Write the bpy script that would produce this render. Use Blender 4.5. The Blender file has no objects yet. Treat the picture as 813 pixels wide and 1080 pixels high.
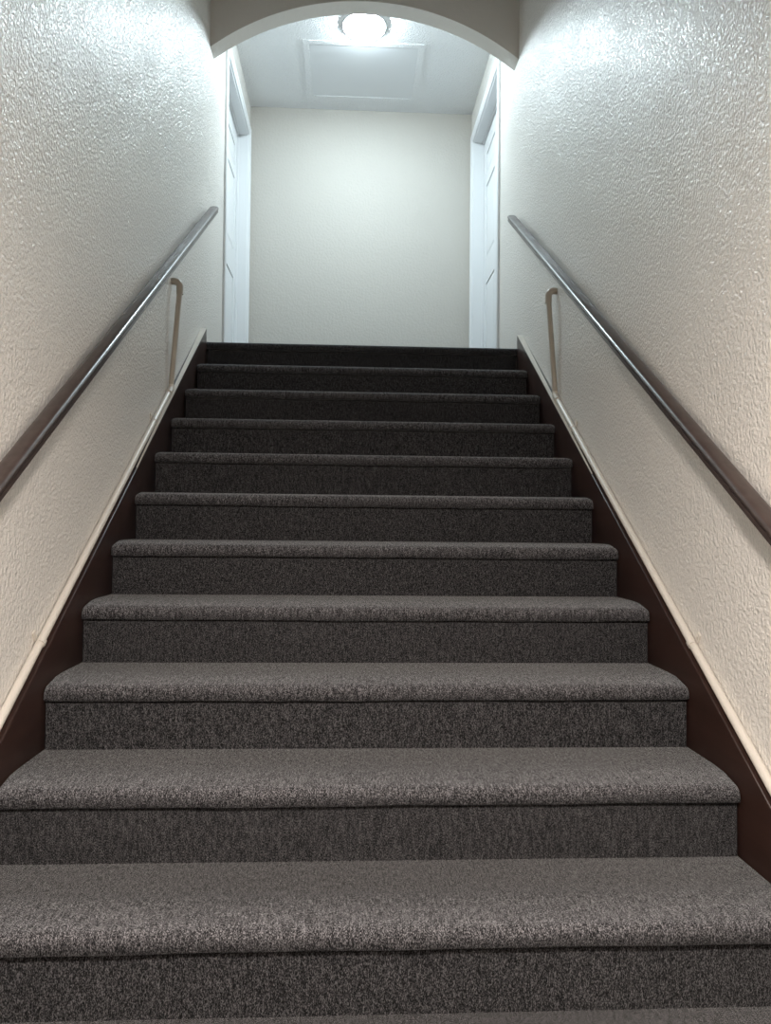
import bpy, bmesh, math, random
from mathutils import Vector, Matrix
random.seed(7)
S = bpy.context.scene
COL = S.collection

# ------------------------------------------------------------------ camera
def camera():
    yaw, pitch, roll, fpx = 0.04853, 0.02463, 0.00975, 791.5
    f = Vector((math.sin(yaw)*math.cos(pitch), math.cos(yaw)*math.cos(pitch), math.sin(pitch)))
    r = Vector((math.cos(yaw), -math.sin(yaw), 0)); u = r.cross(f)
    r2 = r*math.cos(roll) + u*math.sin(roll); u2 = r2.cross(f)
    cd = bpy.data.cameras.new('camera'); co = bpy.data.objects.new('camera', cd); COL.objects.link(co)
    cd.sensor_fit = 'VERTICAL'; cd.sensor_height = 36; cd.lens = fpx/1080*36
    cd.clip_start = .02
    m = Matrix((r2, u2, -f)).transposed().to_4x4(); m.translation = Vector((-.0726, -1.2805, .9932))
    co.matrix_world = m
    S.camera = co
camera()

# ------------------------------------------------------------------ light and exposure
LANDING_EMIT = (0.79, 0.95, 1.02, 235)      # colour, strength of the landing lamp's diffuser
HALL_EMIT = (1.0, 0.90, 0.82, 500)          # the warm lamp over the foot of the stairs
w = bpy.data.worlds.new('world'); S.world = w; w.use_nodes = True
w.node_tree.nodes['Background'].inputs[0].default_value = (.05, .05, .055, 1)
w.node_tree.nodes['Background'].inputs[1].default_value = .3
S.view_settings.view_transform = 'Standard'; S.view_settings.look = 'None'
S.view_settings.exposure = 0.0; S.view_settings.gamma = 1; S.view_settings.use_curve_mapping = False
cy = S.cycles
cy.max_bounces = 16; cy.diffuse_bounces = 12; cy.glossy_bounces = 6
cy.use_denoising = True
cy.sample_clamp_indirect = 8

# ------------------------------------------------------------------ dimensions (metres)
H, D = .19, .28193          # rise and run of a step
O, T = .0132, .0548         # nosing overhang and drop
WS = .9048                  # half width of the carpet
W = .94                     # half width between the walls
TOP = 11*H                  # landing level
FLOOR = -3*H                # lower hall level
FAR = 5.02
CEIL = 4.56
AF, AB, SPR, APX = 3.225, 3.345, 3.90, 4.222
SL = H/D
def nl(y): return (y+O)*SL  # height of the line through the nosings

# ------------------------------------------------------------------ materials
def new_mat(name):
    m = bpy.data.materials.new(name); m.use_nodes = True
    nt = m.node_tree; b = nt.nodes['Principled BSDF']
    return m, nt, b
def N(nt, t, **kw):
    n = nt.nodes.new(t)
    for k, v in kw.items():
        if k in n.inputs: n.inputs[k].default_value = v
        else: setattr(n, k, v)
    return n
def ramp(nt, src, stops):
    r = nt.nodes.new('ShaderNodeValToRGB')
    while len(r.color_ramp.elements) < len(stops): r.color_ramp.elements.new(.5)
    for e, (p, c) in zip(r.color_ramp.elements, stops):
        e.position = p; e.color = c if len(c) == 4 else (*c, 1)
    nt.links.new(src, r.inputs[0]); return r
def pos(nt, scale=(1, 1, 1)):
    g = nt.nodes.new('ShaderNodeNewGeometry'); mp = nt.nodes.new('ShaderNodeMapping')
    mp.inputs['Scale'].default_value = scale
    nt.links.new(g.outputs['Position'], mp.inputs['Vector']); return mp.outputs[0]
def g3(v): return (v, v, v)

def plain(name, col, rough=.5, metal=0, bump=None, coat=0):
    m, nt, b = new_mat(name)
    b.inputs['Base Color'].default_value = (*col, 1)
    b.inputs['Roughness'].default_value = rough; b.inputs['Metallic'].default_value = metal
    b.inputs['Coat Weight'].default_value = coat
    v = pos(nt)
    nz = N(nt, 'ShaderNodeTexNoise', Scale=35 if not bump else bump[0], Detail=4.0); nt.links.new(v, nz.inputs['Vector'])
    mr = N(nt, 'ShaderNodeMapRange'); mr.inputs[3].default_value = rough*.85; mr.inputs[4].default_value = min(1, rough*1.15)
    nt.links.new(nz.outputs[0], mr.inputs[0]); nt.links.new(mr.outputs[0], b.inputs['Roughness'])
    if bump:
        bp = N(nt, 'ShaderNodeBump', Strength=bump[1], Distance=bump[2])
        nt.links.new(nz.outputs[0], bp.inputs['Height']); nt.links.new(bp.outputs[0], b.inputs['Normal'])
    return m

def plaster(name, col, rough, dist, scale=62, strength=1.0, spec=.5):
    """painted knock-down plaster: fine lumps under a satin paint"""
    m, nt, b = new_mat(name)
    v = pos(nt, (1, 1, .8))
    n1 = N(nt, 'ShaderNodeTexNoise', Scale=scale, Detail=2.0, Roughness=.5, Distortion=.1); nt.links.new(v, n1.inputs['Vector'])
    n2 = N(nt, 'ShaderNodeTexNoise', Scale=scale*2.7, Detail=2.0, Roughness=.5); nt.links.new(v, n2.inputs['Vector'])
    n3 = N(nt, 'ShaderNodeTexNoise', Scale=3.0, Detail=2.0); nt.links.new(v, n3.inputs['Vector'])
    r1 = ramp(nt, n1.outputs[0], [(.36, g3(0)), (.64, g3(1))])
    mx = N(nt, 'ShaderNodeMath', operation='MULTIPLY_ADD'); mx.inputs[1].default_value = .35
    nt.links.new(n2.outputs[0], mx.inputs[0]); nt.links.new(r1.outputs[0], mx.inputs[2])
    # the texture is heavier in some patches than in others
    r3 = N(nt, 'ShaderNodeMapRange'); r3.inputs[1].default_value = .35; r3.inputs[2].default_value = .65
    r3.inputs[3].default_value = .8*strength; r3.inputs[4].default_value = strength
    nt.links.new(n3.outputs[0], r3.inputs[0])
    bp = N(nt, 'ShaderNodeBump', Distance=dist)
    nt.links.new(r3.outputs[0], bp.inputs['Strength'])
    nt.links.new(mx.outputs[0], bp.inputs['Height']); nt.links.new(bp.outputs[0], b.inputs['Normal'])
    b.inputs['Base Color'].default_value = (*col, 1)
    b.inputs['Roughness'].default_value = rough
    b.inputs['Specular IOR Level'].default_value = spec
    return m

def carpet(name, lo, mid, hi, lit_wear=0.0):
    """charcoal loop carpet with pale flecks, ribbed along the way it is laid"""
    m, nt, b = new_mat(name)
    v = pos(nt, (1.0, .55, .40))
    n1 = N(nt, 'ShaderNodeTexNoise', Scale=700, Detail=3.0, Roughness=.65); nt.links.new(v, n1.inputs['Vector'])
    v2 = pos(nt, (1.0, .25, .25))
    n2 = N(nt, 'ShaderNodeTexNoise', Scale=210, Detail=2.0, Roughness=.5); nt.links.new(v2, n2.inputs['Vector'])
    mx = N(nt, 'ShaderNodeMath', operation='MULTIPLY_ADD'); mx.inputs[1].default_value = .22
    nt.links.new(n2.outputs[0], mx.inputs[0]); nt.links.new(n1.outputs[0], mx.inputs[2])
    r = ramp(nt, mx.outputs[0], [(.47, lo), (.61, mid), (.74, hi)])
    # nosing edges are paler: lamp light put into the colour, plus some wear
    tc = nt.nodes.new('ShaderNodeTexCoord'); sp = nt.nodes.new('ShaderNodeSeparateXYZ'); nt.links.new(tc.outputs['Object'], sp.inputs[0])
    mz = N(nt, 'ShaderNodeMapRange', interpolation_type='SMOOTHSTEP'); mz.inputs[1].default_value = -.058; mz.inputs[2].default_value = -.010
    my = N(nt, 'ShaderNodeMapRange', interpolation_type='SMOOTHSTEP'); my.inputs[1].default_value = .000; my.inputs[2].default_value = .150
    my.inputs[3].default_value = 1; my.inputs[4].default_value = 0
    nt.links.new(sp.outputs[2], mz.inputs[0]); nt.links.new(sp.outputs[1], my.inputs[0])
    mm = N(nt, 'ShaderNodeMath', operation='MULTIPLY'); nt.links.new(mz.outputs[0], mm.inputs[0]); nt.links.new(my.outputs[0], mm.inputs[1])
    ma = N(nt, 'ShaderNodeMath', operation='MULTIPLY_ADD'); ma.inputs[1].default_value = lit_wear; ma.inputs[2].default_value = 1
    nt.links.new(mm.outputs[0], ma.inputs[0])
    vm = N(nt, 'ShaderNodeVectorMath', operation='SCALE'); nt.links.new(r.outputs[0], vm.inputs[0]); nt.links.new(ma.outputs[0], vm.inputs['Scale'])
    nt.links.new(vm.outputs[0], b.inputs['Base Color'])
    b.inputs['Roughness'].default_value = .95
    b.inputs['Specular IOR Level'].default_value = .15
    rs = ramp(nt, mx.outputs[0], [(.48, g3(.03)), (.72, g3(.45))])
    nt.links.new(rs.outputs[0], b.inputs['Sheen Weight']); b.inputs['Sheen Roughness'].default_value = .3
    bp = N(nt, 'ShaderNodeBump', Strength=.8, Distance=.004)
    nt.links.new(mx.outputs[0], bp.inputs['Height']); nt.links.new(bp.outputs[0], b.inputs['Normal'])
    return m

def wood(name, c0, c1, rough, grain=(40, 2.5, 40), coat=0):
    m, nt, b = new_mat(name)
    b.inputs['Coat Weight'].default_value = coat; b.inputs['Coat Roughness'].default_value = .22
    v = pos(nt, grain)
    n1 = N(nt, 'ShaderNodeTexNoise', Scale=1.0, Detail=6.0, Roughness=.6, Distortion=.3); nt.links.new(v, n1.inputs['Vector'])
    r = ramp(nt, n1.outputs[0], [(.3, c0), (.7, c1)])
    nt.links.new(r.outputs[0], b.inputs['Base Color'])
    n2 = N(nt, 'ShaderNodeTexNoise', Scale=9.0, Detail=5.0); nt.links.new(pos(nt), n2.inputs['Vector'])
    mr = N(nt, 'ShaderNodeMapRange'); mr.inputs[3].default_value = rough*.75; mr.inputs[4].default_value = rough*1.3
    nt.links.new(n2.outputs[0], mr.inputs[0]); nt.links.new(mr.outputs[0], b.inputs['Roughness'])
    bp = N(nt, 'ShaderNodeBump', Strength=.25, Distance=.001)
    nt.links.new(n1.outputs[0], bp.inputs['Height']); nt.links.new(bp.outputs[0], b.inputs['Normal'])
    return m

def emitter(name, col, s):
    m, nt, b = new_mat(name)
    b.inputs['Base Color'].default_value = (.9, .9, .9, 1)
    b.inputs['Emission Color'].default_value = (*col, 1); b.inputs['Emission Strength'].default_value = s
    return m

PAINT = (.80, .77, .725)
M = {}
M['wall'] = plaster('textured_wall_paint', PAINT, .22, .0023, scale=112, spec=1.0)
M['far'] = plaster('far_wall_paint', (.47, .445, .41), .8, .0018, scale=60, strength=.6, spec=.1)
M['ceil'] = plaster('ceiling_paint', (.73, .74, .75), .6, .003, scale=90)
M['arch'] = plaster('arch_plaster_paint', (.77, .735, .69), .5, .0012, scale=30, strength=.5)
M['white'] = plain('white_gloss_paint', (.67, .68, .69), .5)
M['hatch'] = plain('hatch_paint', (.66, .675, .69), .6, bump=(60, .2, .001))
CARPET = ((.0026, .0026, .0029), (.0145, .0141, .0151), (.138, .134, .141))
M['carpet'] = carpet('charcoal_carpet', *CARPET)
M['tread'] = carpet('lit_worn_charcoal_carpet', *CARPET, lit_wear=1.35)
M['brown'] = wood('dark_brown_stringer_paint', (.020, .0088, .0062), (.034, .0165, .0128), .34)
M['rail'] = wood('dark_brown_rail_varnish', (.036, .023, .020), (.060, .042, .037), .42, coat=.5)
M['cream'] = plain('cream_painted_conduit', (.62, .58, .52), .35)
M['tan'] = plain('tan_painted_pipe', (.44, .395, .33), .35)
M['taupe'] = plaster('taupe_wall_paint', (.30, .28, .25), .5, .002, scale=95)  # unseen walls, coloured dark to cut bounce light on the risers
M['steel'] = plain('painted_steel', (.30, .29, .27), .4, metal=.6)
M['brass'] = plain('dull_brass', (.55, .42, .2), .3, metal=1)
M['rim'] = plain('lamp_rim', (.55, .57, .58), .4)
M['lamp_cool'] = emitter('cool_white_diffuser', LANDING_EMIT[:3], LANDING_EMIT[3])
M['lamp_warm'] = emitter('warm_white_diffuser', HALL_EMIT[:3], HALL_EMIT[3])

# ------------------------------------------------------------------ mesh helpers
def obj(name, bm, mat, parent=None, smooth=False, loc=None):
    bmesh.ops.recalc_face_normals(bm, faces=bm.faces)
    me = bpy.data.meshes.new(name); bm.to_mesh(me); bm.free()
    me.materials.append(M[mat])
    if smooth:
        for p in me.polygons: p.use_smooth = True
        me.set_sharp_from_angle(angle=math.radians(40))
    o = bpy.data.objects.new(name, me); COL.objects.link(o)
    if parent: o.parent = parent
    if loc: o.location = loc
    return o
def add_box(bm, x0, x1, y0, y1, z0, z1, bevel=0):
    r = bmesh.ops.create_cube(bm, size=1)
    vs = r['verts']
    for v in vs:
        v.co = Vector(((x0+x1)/2 + v.co.x*(x1-x0), (y0+y1)/2 + v.co.y*(y1-y0), (z0+z1)/2 + v.co.z*(z1-z0)))
    if bevel:
        es = list({e for v in vs for e in v.link_edges})
        bmesh.ops.bevel(bm, geom=es, offset=bevel, segments=2, profile=.5, affect='EDGES')
    return bm
def bx(*a, **k): return add_box(bmesh.new(), *a, **k)
def add_prism(bm, pts, x0, x1):
    """closed profile pts (y, z) swept along X"""
    A = [bm.verts.new((x0, y, z)) for y, z in pts]; B = [bm.verts.new((x1, y, z)) for y, z in pts]
    n = len(pts)
    for i in range(n): bm.faces.new((A[i], A[(i+1) % n], B[(i+1) % n], B[i]))
    bm.faces.new(A); bm.faces.new(B[::-1]); return bm
def add_tube(bm, pts, r, seg=16, cap=True):
    pts = [Vector(p) for p in pts]; rings = []
    up = None
    for i, p in enumerate(pts):
        if i == 0: t = pts[1]-pts[0]
        elif i == len(pts)-1: t = pts[-1]-pts[-2]
        else: t = (pts[i+1]-p).normalized() + (p-pts[i-1]).normalized()
        t.normalize()
        if up is None:
            up = Vector((1, 0, 0)) if abs(t.x) < .8 else Vector((0, 0, 1))
        a = (up - t*up.dot(t)).normalized(); b = t.cross(a); up = a
        rr = r[i] if isinstance(r, (list, tuple)) else r
        rings.append([bm.verts.new(p + (a*math.cos(q)+b*math.sin(q))*rr) for q in [2*math.pi*k/seg for k in range(seg)]])
    for A, B in zip(rings, rings[1:]):
        for k in range(seg): bm.faces.new((A[k], A[(k+1) % seg], B[(k+1) % seg], B[k]))
    if cap: bm.faces.new(rings[0][::-1]); bm.faces.new(rings[-1])
    return bm
def add_lathe(bm, prof, c=(0, 0, 0), axis='Z', seg=48):
    """revolve (radius, height) about an axis through c"""
    rings = []
    for r, h in prof:
        if r < 1e-6: rings.append([bm.verts.new(place(0, 0, h, c, axis))])
        else: rings.append([bm.verts.new(place(r*math.cos(q), r*math.sin(q), h, c, axis)) for q in [2*math.pi*k/seg for k in range(seg)]])
    for A, B in zip(rings, rings[1:]):
        for k in range(seg):
            k2 = (k+1) % seg
            if len(A) == 1 and len(B) == 1: continue
            if len(A) == 1: bm.faces.new((A[0], B[k], B[k2]))
            elif len(B) == 1: bm.faces.new((A[k], A[k2], B[0]))
            else: bm.faces.new((A[k], A[k2], B[k2], B[k]))
    return bm
def place(a, b, h, c, axis):
    v = {'Z': (a, b, h), 'X': (h, a, b), 'Y': (a, h, b)}[axis]
    return Vector(v) + Vector(c)
def thing(name, label, cat, loc=(0, 0, 0), group=None):
    o = bpy.data.objects.new(name, None); COL.objects.link(o); o.location = loc
    o.empty_display_size = .1
    o['label'] = label; o['category'] = cat
    if group: o['group'] = group
    return o
def struct(name, bm, mat, label=None, cat=None, **k):
    o = obj(name, bm, mat, **k); o['kind'] = 'structure'
    if label: o['label'] = label
    if cat: o['category'] = cat
    return o

# ------------------------------------------------------------------ the shell
TH = .16
D0, D1, DZ = 3.845, 4.90, 4.262        # door openings along the landing walls
HB = -3.1                              # back of the lower hall
HC = 1.93                              # lower hall ceiling
HE = -.72                              # where that ceiling ends and the stairwell opens
def side_wall(s):
    bm = bmesh.new()
    x0, x1 = (W, W+TH) if s > 0 else (-W-TH, -W)
    add_box(bm, x0, x1, HB-.1, D0, FLOOR-.1, CEIL+.1)
    add_box(bm, x0, x1, D1, FAR+TH, FLOOR-.1, CEIL+.1)
    add_box(bm, x0, x1, D0, D1, DZ, CEIL+.1)
    add_box(bm, x0, x1, D0, D1, FLOOR-.1, TOP)
    return bm
struct('wall_left', side_wall(-1), 'wall', 'textured cream plaster wall on the left of the stairs', 'wall')
struct('wall_right', side_wall(1), 'wall', 'textured cream plaster wall on the right of the stairs', 'wall')
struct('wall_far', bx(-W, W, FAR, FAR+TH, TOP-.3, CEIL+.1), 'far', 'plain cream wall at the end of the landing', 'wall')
struct('ceiling', bx(-W, W, AB-.04, FAR, CEIL, CEIL+.1), 'ceil', 'textured white ceiling of the landing', 'ceiling')
struct('ceiling_stairwell', bx(-W, W, HE, AF+.04, CEIL, CEIL+.1), 'ceil', 'ceiling over the stair flight', 'ceiling')
struct('ceiling_lower_hall', bx(-W, W, HB, HE-.12, HC, HC+.12), 'ceil', 'ceiling over the foot of the stairs', 'ceiling')
struct('wall_front', bx(-W, W, HE-.12, HE, HC, CEIL+.1), 'taupe', 'wall above the opening at the foot of the stairs', 'wall')
struct('wall_back', bx(-W, W, HB-.1, HB, FLOOR-.1, HC+.1), 'taupe', 'wall behind the foot of the stairs', 'wall')

# arched header between stairwell and landing
def arch():
    bm = bmesh.new()
    s = APX-SPR; R = (W*W+s*s)/(2*s); zc = APX-R; n = 56
    lo = []
    for i in range(n+1):
        x = -W + 2*W*i/n
        lo.append((x, zc+math.sqrt(max(0, R*R-x*x))))
    F = [bm.verts.new((x, AF, z)) for x, z in lo]; B = [bm.verts.new((x, AB, z)) for x, z in lo]
    FT = [bm.verts.new((x, AF, CEIL)) for x, z in lo]; BT = [bm.verts.new((x, AB, CEIL)) for x, z in lo]
    for i in range(n):
        bm.faces.new((F[i], F[i+1], B[i+1], B[i])); bm.faces.new((F[i], FT[i], FT[i+1], F[i+1]))
        bm.faces.new((B[i], B[i+1], BT[i+1], BT[i])); bm.faces.new((FT[i], BT[i], BT[i+1], FT[i+1]))
    bm.faces.new((F[0], B[0], BT[0], FT[0])); bm.faces.new((F[n], FT[n], BT[n], B[n]))
    es = [e for e in bm.edges if all(v in set(F) for v in e.verts) or all(v in set(B) for v in e.verts)]
    bmesh.ops.bevel(bm, geom=es, offset=.004, segments=2, profile=.5, affect='EDGES')
    return bm
struct('wall_arch', arch(), 'arch', 'smooth plaster header with a shallow arch across the stair top', 'arch', smooth=True)

# floors
def landing():
    bm = bmesh.new()
    add_prism(bm, nosing(11*D, TOP, FAR), -W, W)
    return bm
def nosing(y0, z, yback):
    """profile of a carpeted tread with a rounded nosing; y0 is the riser face below it"""
    R = .024; dip = .010; p = [(yback, z), (y0+.14, z), (y0+.075, z-dip*.30)]
    for i in range(7):
        a = .20+(math.pi/2-.20)*i/6
        p.append((y0-O+R-R*math.sin(a), z-dip-R+R*math.cos(a)))
    p += [(y0-O, z-T+.006), (y0-O+.002, z-T+.001), (y0-O+.006, z-T), (y0+.02, z-T), (y0+.02, z-.024), (yback, z-.024)]
    return p
struct('floor', landing(), 'carpet', 'charcoal carpet of the landing', 'floor', smooth=True)
struct('floor_lower_hall', bx(-W, W, HB, -2*D+.02, FLOOR-.06, FLOOR), 'carpet', 'charcoal carpet at the foot of the stairs', 'floor')

# ------------------------------------------------------------------ staircase
stairs = thing('staircase', 'straight flight of stairs covered in charcoal grey carpet with dark brown side stringers',
               'staircase', (0, -2*D, FLOOR))
OFF = Vector((0, 2*D, -FLOOR))          # world -> staircase coordinates
def tread_bm(seed):
    rnd = random.Random(seed)
    prof = nosing(0, 0, D+.012)
    nx = 60; bm = bmesh.new(); rows = []
    ph = [rnd.uniform(0, 6.28) for _ in range(4)]
    for i in range(nx+1):
        x = -WS + 2*WS*i/nx
        if i == 1: x = -WS+.006
        if i == 2: x = -WS+.018
        if i == nx-1: x = WS-.006
        if i == nx-2: x = WS-.018
        e = max(0, 1-(WS-abs(x))/.018)**2          # carpet pulled down at its cut ends
        wv = .0011*math.sin(3.1*x+ph[0])+.0009*math.sin(9.7*x+ph[1])+.0006*math.sin(23*x+ph[2])
        row = []
        for j, (y, z) in enumerate(prof):
            dy = dz = 0
            if 3 <= j <= 9: dz -= .007*e; dy += .003*e
            if j in (10, 11, 12): dz += wv; dy += .002*e
            if 4 <= j <= 11: dy += .0008*math.sin(5*x+ph[3])
            row.append(bm.verts.new((x, y+dy, z+dz)))
        rows.append(row)
    n = len(prof)
    for a, b in zip(rows, rows[1:]):
        for j in range(n): bm.faces.new((a[j], a[(j+1) % n], b[(j+1) % n], b[j]))
    bm.faces.new(rows[0]); bm.faces.new(rows[-1][::-1])
    return bm
def riser_bm():
    w = WS-.003; g = T+.006
    p = [(0, -H), (0, -g-.002), (.002, -g), (.009, -g), (.009, -.024), (.02, -.024), (.02, -H)]
    return add_prism(bmesh.new(), p, -w, w)
for k in range(-2, 12):
    o = obj('riser', riser_bm(), 'carpet', stairs); o.location = Vector((0, k*D, k*H)) + OFF
    if k < 11:
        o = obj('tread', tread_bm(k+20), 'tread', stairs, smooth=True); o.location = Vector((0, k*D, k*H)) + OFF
def stringer_bm(s):
    y0, y1, up, dn = -2*D-.10, 3.09, .063, -.26
    yb = (FLOOR-up)/SL - O
    p = [(max(y0, yb)-.0, max(FLOOR, nl(y0)+up)), (y1-.006, nl(y1-.006)+up), (y1, nl(y1)+up-.006), (y1, nl(y1)+dn), (-2*D+.2, FLOOR), (y0, FLOOR)]
    bm = bmesh.new()
    a, b = (.908, W-.0006) if s > 0 else (-W+.0006, -.908)
    add_prism(bm, p, a, b)
    bm.edges.ensure_lookup_table()
    xin = .908*s
    es = [e for e in bm.edges if all(abs(v.co.x-xin) < 1e-5 for v in e.verts)]
    bmesh.ops.bevel(bm, geom=es, offset=.004, segments=3, profile=.5, affect='EDGES')
    bmesh.ops.translate(bm, verts=bm.verts, vec=OFF)
    return bm
for s in (-1, 1):
    o = obj('stringer', stringer_bm(s), 'brown', stairs, smooth=True)
    o['label'] = 'glossy dark brown board along the %s wall' % ('left' if s < 0 else 'right')

def cap_bm(s):
    p = []
    for y, u in ((1.72, .0632), (3.086, .0632), (3.089, .0655), (3.086, .0675), (1.72, .0675)): p.append((y, nl(y)+u))
    bm = bmesh.new(); a, b = (.9085, W-.0005) if s > 0 else (-W+.0005, -.9085)
    add_prism(bm, p, a, b)
    for v in bm.verts:                     # the strip narrows to its front edge towards the bottom
        if v.co.y < 2 and abs(v.co.x) > .92: v.co.x = s*.9125
    bmesh.ops.translate(bm, verts=bm.verts, vec=OFF); return bm
for s in (-1, 1):
    o = obj('stringer_cap', cap_bm(s), 'cream', stairs); o['label'] = 'cream strip along the top of the %s board' % ('left' if s < 0 else 'right')

# ------------------------------------------------------------------ handrails
AX = Vector((0, D, H)).normalized(); NN = Vector((0, -AX.z, AX.y))
def rail_bm(s):
    # section: u from wall side (0) to inner side (.05), v up the normal
    K = 1.17
    sec = [(.004, 0), (.044, 0), (.0465, .002), (.0465, .0115), (.0440, .0125), (.0440, .0145), (.0485, .0160),
           (.0505, .0195), (.0505, .0235), (.0480, .0275), (.0430, .0302), (.0330, .0315), (.0170, .0315), (.0070, .0302), (.002, .027), (0, .022), (0, .004)]
    ya, yb = -.62, 3.215
    bm = bmesh.new(); rings = []
    base = .713                         # height of the rail's underside over the nosing line
    for yy, sc, sh in [(ya, .8, 0), (ya+.004, 1, 0), (yb-.012, 1, 0), (yb-.004, .93, 0), (yb, .78, 0)]:
        P = Vector((0, yy, nl(yy)+base)); ring = []
        for u, v in sec:
            uu = .025+(u-.025)*sc*1.05; vv = K*(.0157+(v-.0157)*sc)
            ring.append(bm.verts.new(Vector((s*(.92-uu), 0, 0)) + P + NN*vv))
        rings.append(ring)
    n = len(sec)
    for A, B in zip(rings, rings[1:]):
        for j in range(n): bm.faces.new((A[j], A[(j+1) % n], B[(j+1) % n], B[j]))
    bm.faces.new(rings[0]); bm.faces.new(rings[-1][::-1])
    return bm
def bracket_bm(s, y):
    """small angle under the rail, screwed to the wall"""
    bm = bmesh.new(); z = nl(y)+.713
    x0, x1 = sorted((s*(W-.0005), s*.935))
    add_box(bm, x0, x1, y-.012, y+.012, z-.030, z-.002, bevel=.0015)
    x0, x1 = sorted((s*.938, s*.893))
    add_box(bm, x0, x1, y-.008, y+.008, z-.012, z+.0075, bevel=.002)
    return bm
for s, side in ((-1, 'left'), (1, 'right')):
    t = thing('handrail', 'dark brown varnished wooden handrail sloping up the %s wall' % side, 'handrail', (s*W, -.62, nl(-.62)+.713), 'wall handrails')
    off = -Vector(t.location)
    bm = rail_bm(s); bmesh.ops.translate(bm, verts=bm.verts, vec=off); obj('rail', bm, 'rail', t, smooth=True)
    for y in (-.3, 1.28, 2.95):
        bm = bracket_bm(s, y); bmesh.ops.translate(bm, verts=bm.verts, vec=off); obj('bracket', bm, 'steel', t, smooth=True)

# ------------------------------------------------------------------ conduits on the walls
RC = .0118
def cz(y): return nl(y)+.0850
for s, side in ((-1, 'left'), (1, 'right')):
    yt = 2.31
    t = thing('conduit', 'cream painted pipe running up the %s stringer then turning upright into the wall' % side, 'conduit',
              (s*(W-RC), -.5, cz(-.5)), 'wall conduits')
    off = -Vector(t.location); xc = s*(W-RC-.0022)
    def put(name, bm, mat, sm=True):
        bmesh.ops.translate(bm, verts=bm.verts, vec=off); return obj(name, bm, mat, t, smooth=sm)
    put('sloped_pipe', add_tube(bmesh.new(), [(xc, -.5, cz(-.5)), (xc, 1, cz(1)), (xc, yt-.02, cz(yt-.02))], RC), 'cream')
    # coupling where the sloped run meets the upright
    put('coupling', add_tube(bmesh.new(), [(xc-s*.003, yt-.035, cz(yt-.035)+.004), (xc-s*.003, yt-.03, cz(yt-.03)+.004), (xc-s*.003, yt-.006, cz(yt-.006)+.004), (xc-s*.003, yt+.006, cz(yt)+.014),
                                           (xc-s*.003, yt+.008, cz(yt)+.03)], [.0125, .0142, .0148, .0148, .0125]), 'cream')
    zt = 2.168
    xo = s*.900
    zb = cz(yt)+.02
    pts = [(xc-s*.003, yt+.006, zb-.018), (xc-s*.003, yt+.008, zb+.02), (s*.9095, yt+.03, zb+.28), (xo, yt+.05, zt-.02)]
    o = put('upright_pipe', add_tube(bmesh.new(), pts, .0128), 'tan')
    o['label'] = 'tan upright pipe'
    el = []
    for i in range(9):
        a = math.pi/2*i/8
        el.append((xo+s*.026*(1-math.cos(a)), yt+.05, zt-.01+.028*math.sin(a)))
    el = [(xo, yt+.05, zt-.045)] + el + [(s*(W-.0005), yt+.05, zt+.018)]
    o = put('elbow', add_tube(bmesh.new(), el, [.0166]*len(el)), 'tan')
    o['label'] = 'tan elbow into the wall'
    for y in (-.2, .86, 2.03):
        bm = bmesh.new()
        # half-round strap over the pipe with one screwed ear on the wall
        rings = []
        for w_ in (-.008, .008):
            c = Vector((xc, y, cz(y))) + AX*w_
            ring = []
            for rr in (RC+.0030, RC+.0002):
                for i in range(11):
                    a = math.pi*i/10 - math.pi/2
                    ring.append(bm.verts.new(c + Vector((-s, 0, 0))*rr*math.cos(a) + NN*rr*math.sin(a)))
            rings.append(ring)
        A, B = rings
        for i in range(10):
            bm.faces.new((A[i], A[i+1], B[i+1], B[i])); bm.faces.new((A[11+i], A[12+i], B[12+i], B[11+i]))
            bm.faces.new((A[i], A[i+1], A[12+i], A[11+i])); bm.faces.new((B[i], B[i+1], B[12+i], B[11+i]))
        bm.faces.new((A[0], B[0], B[11], A[11])); bm.faces.new((A[10], B[10], B[21], A[21]))
        q = Vector((s*W, y, cz(y))) + NN*(RC+.012)
        eb = bmesh.ops.create_cube(bm, size=1)['verts']
        for v in eb:
            l = v.co.copy(); v.co = q + Vector((-s*(.0030+l.x*.0050), 0, 0)) + AX*l.y*.017 + NN*l.z*.028
        add_lathe(bm, [(.0045, 0), (.004, -s*.0018), (0, -s*.0022)], (s*(W-.0054), q.y, q.z+.003), 'X', 12)
        put('strap', bm, 'cream')

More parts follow.
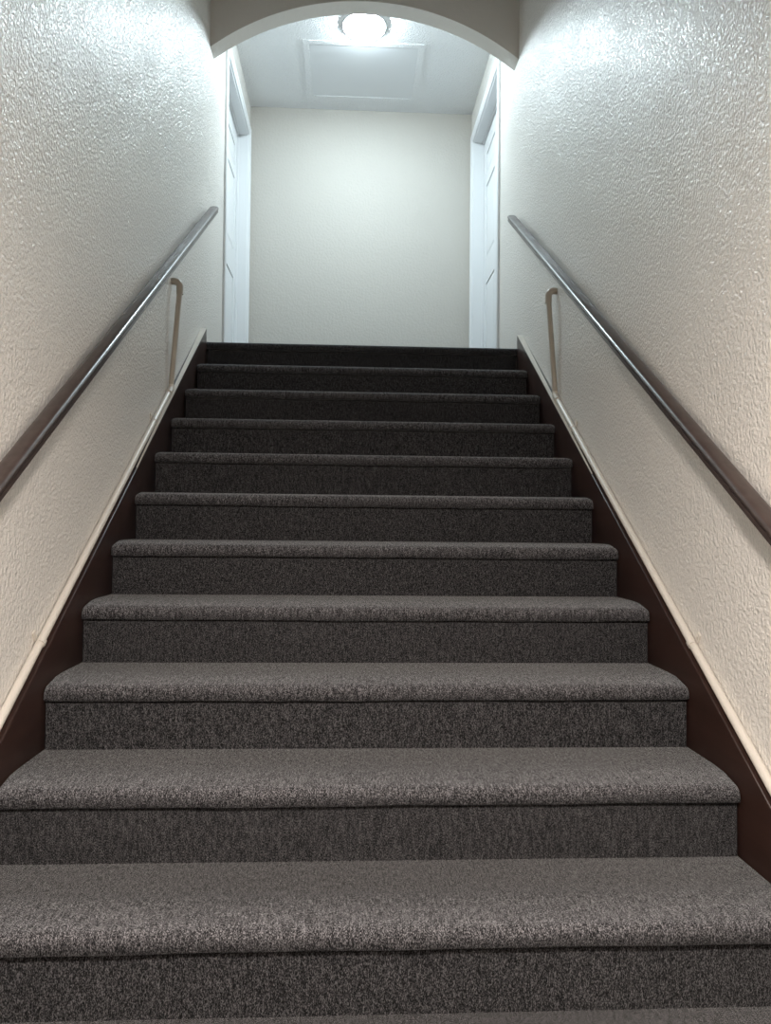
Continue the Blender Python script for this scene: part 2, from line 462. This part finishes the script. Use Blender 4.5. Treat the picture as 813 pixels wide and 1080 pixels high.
# ------------------------------------------------------------------ doors on the landing
def door(s, n, side):
    Z0, Z1, face, th = TOP+.008, DZ-.022, 1.025, .036
    bm = bmesh.new()
    y0, y1 = D0+.018, D1-.018
    def X(a): return s*a
    # leaf: back slab plus stiles and rails standing round six sunk panels with raised fields
    def bxs(a, b, *r, **k):
        x0, x1 = sorted((X(a), X(b))); add_box(bm, x0, x1, *r, **k)
    bxs(face+.008, face+th, y0, y1, Z0, Z1)
    st = .115; mid = (y0+y1)/2; ms = .05
    rows = [(2.335, 3.02), (3.235, 3.83), (3.925, 4.10)]
    cols = [(y0+st, mid-ms), (mid+ms, y1-st)]
    ys = [y0, cols[0][0], cols[0][1], cols[1][0], cols[1][1], y1]
    bxs(face, face+.009, ys[0], ys[1], Z0, Z1); bxs(face, face+.009, ys[2], ys[3], Z0, Z1); bxs(face, face+.009, ys[4], ys[5], Z0, Z1)
    zs = [Z0]+[z for r in rows for z in r]+[Z1]
    for c0, c1 in cols:
        for i in range(0, len(zs), 2): bxs(face, face+.009, c0, c1, zs[i], zs[i+1])
        for z0, z1 in rows:
            fx = X(face+.0015); bxv = X(face+.008); g = .03
            o_ = [(c0+.006, z0+.006), (c1-.006, z0+.006), (c1-.006, z1-.006), (c0+.006, z1-.006)]
            i_ = [(c0+g, z0+g), (c1-g, z0+g), (c1-g, z1-g), (c0+g, z1-g)]
            A = [bm.verts.new((bxv, y, z)) for y, z in o_]; B = [bm.verts.new((fx, y, z)) for y, z in i_]
            for i in range(4): bm.faces.new((A[i], A[(i+1) % 4], B[(i+1) % 4], B[i]))
            bm.faces.new(B)
    d = struct('door_%d' % n, bm, 'white', 'white six-panel door recessed in the %s wall of the landing' % side, 'door')
    kb = bmesh.new()
    add_lathe(kb, [(0, 0), (.030, 0), (.030, -s*.006), (.012, -s*.010), (.011, -s*.026), (.022, -s*.034), (.026, -s*.044), (.022, -s*.054), (0, -s*.058)],
              (X(face), y0+.065, TOP+.98), 'X', 28)
    obj('door_knob', kb, 'brass', d, smooth=True)
    # jamb lining, stop and moulded casing
    bm = bmesh.new()
    JX = W+TH-.002
    def jb(a, b, *r, **k):
        x0, x1 = sorted((X(a), X(b))); add_box(bm, x0, x1, *r, **k)
    jb(W-.001, JX, D0-.0, D0+.016, TOP, DZ); jb(W-.001, JX, D1-.016, D1, TOP, DZ); jb(W-.001, JX, D0+.016, D1-.016, DZ-.018, DZ)
    jb(face-.014, face-.001, D0+.016, D0+.028, TOP, DZ-.018); jb(face-.014, face-.001, D1-.028, D1-.016, TOP, DZ-.018)
    jb(face-.014, face-.001, D0+.016, D1-.016, DZ-.032, DZ-.018)
    cw = .072
    prof = [(0, .010), (.004, .014), (.030, .014), (.036, .019), (.066, .019), (cw, .014), (cw, 0), (0, 0)]   # (out from opening, off the wall)
    a0, a1, zt = D0+.004, D1-.004, DZ-.004
    loops = []
    for sgn, y, top in ((-1, a0, False), (-1, a0, True), (1, a1, True), (1, a1, False)):
        loops.append([bm.verts.new((X(W-h), y+sgn*u, (zt+u) if top else TOP)) for u, h in prof])
    m = len(prof)
    for A, B in zip(loops, loops[1:]):
        for j in range(m): bm.faces.new((A[j], A[(j+1) % m], B[(j+1) % m], B[j]))
    bm.faces.new(loops[0]); bm.faces.new(loops[-1][::-1])
    struct('trim_%d' % n, bm, 'white', 'white moulded casing around the %s landing door' % side, 'trim')
door(-1, 1, 'left'); door(1, 2, 'right')

# ------------------------------------------------------------------ attic hatch
hy0, hy1, hx = 4.165, 4.815, .406
h = thing('attic_hatch', 'white rectangular attic hatch panel in the landing ceiling', 'hatch', (0, (hy0+hy1)/2, CEIL))
bm = bmesh.new(); f = .045
yc = (hy0+hy1)/2; hh = (hy1-hy0)/2
prof = [(.000, -.0035), (.001, -.0042), (f-.001, -.0042), (f, -.0035), (f, 0), (.000, 0)]
loops = []
for sx, sy in ((-1, -1), (1, -1), (1, 1), (-1, 1)):
    loops.append([bm.verts.new((sx*(hx+u), sy*(hh+u), v)) for u, v in prof])
for i in range(4):
    A, B = loops[i], loops[(i+1) % 4]
    for j in range(len(prof)): bm.faces.new((A[j], A[(j+1) % len(prof)], B[(j+1) % len(prof)], B[j]))
obj('hatch_frame', bm, 'ceil', h)
obj('hatch_panel', bx(-hx+.005, hx-.005, -hh+.006, hh-.006, -.0015, 0, bevel=.0005), 'hatch', h)

# ------------------------------------------------------------------ ceiling lamps
def ceiling_lamp(label, loc, r, mat, group=None):
    t = thing('ceiling_light', label, 'light', loc, group)
    obj('lamp_rim', add_lathe(bmesh.new(), [(r+.003, 0), (r+.005, -.002), (r+.005, -.020), (r+.002, -.023), (r-.003, -.023), (r-.005, -.017), (r-.005, 0)], seg=64), 'rim', t, smooth=True)
    obj('diffuser', add_lathe(bmesh.new(), [(r-.005, -.012), (r-.006, -.024), (r-.011, -.033), (r-.024, -.042), (r*.65, -.049), (r*.35, -.053), (0, -.054)], seg=64), mat, t, smooth=True)
    return t
ceiling_lamp('glowing round white flush lamp on the landing ceiling in front of the hatch', (-.002, 3.925, CEIL), .150, 'lamp_cool')
ceiling_lamp('round warm flush lamp on the low ceiling over the foot of the stairs', (0, -.95, HC), .13, 'lamp_warm')
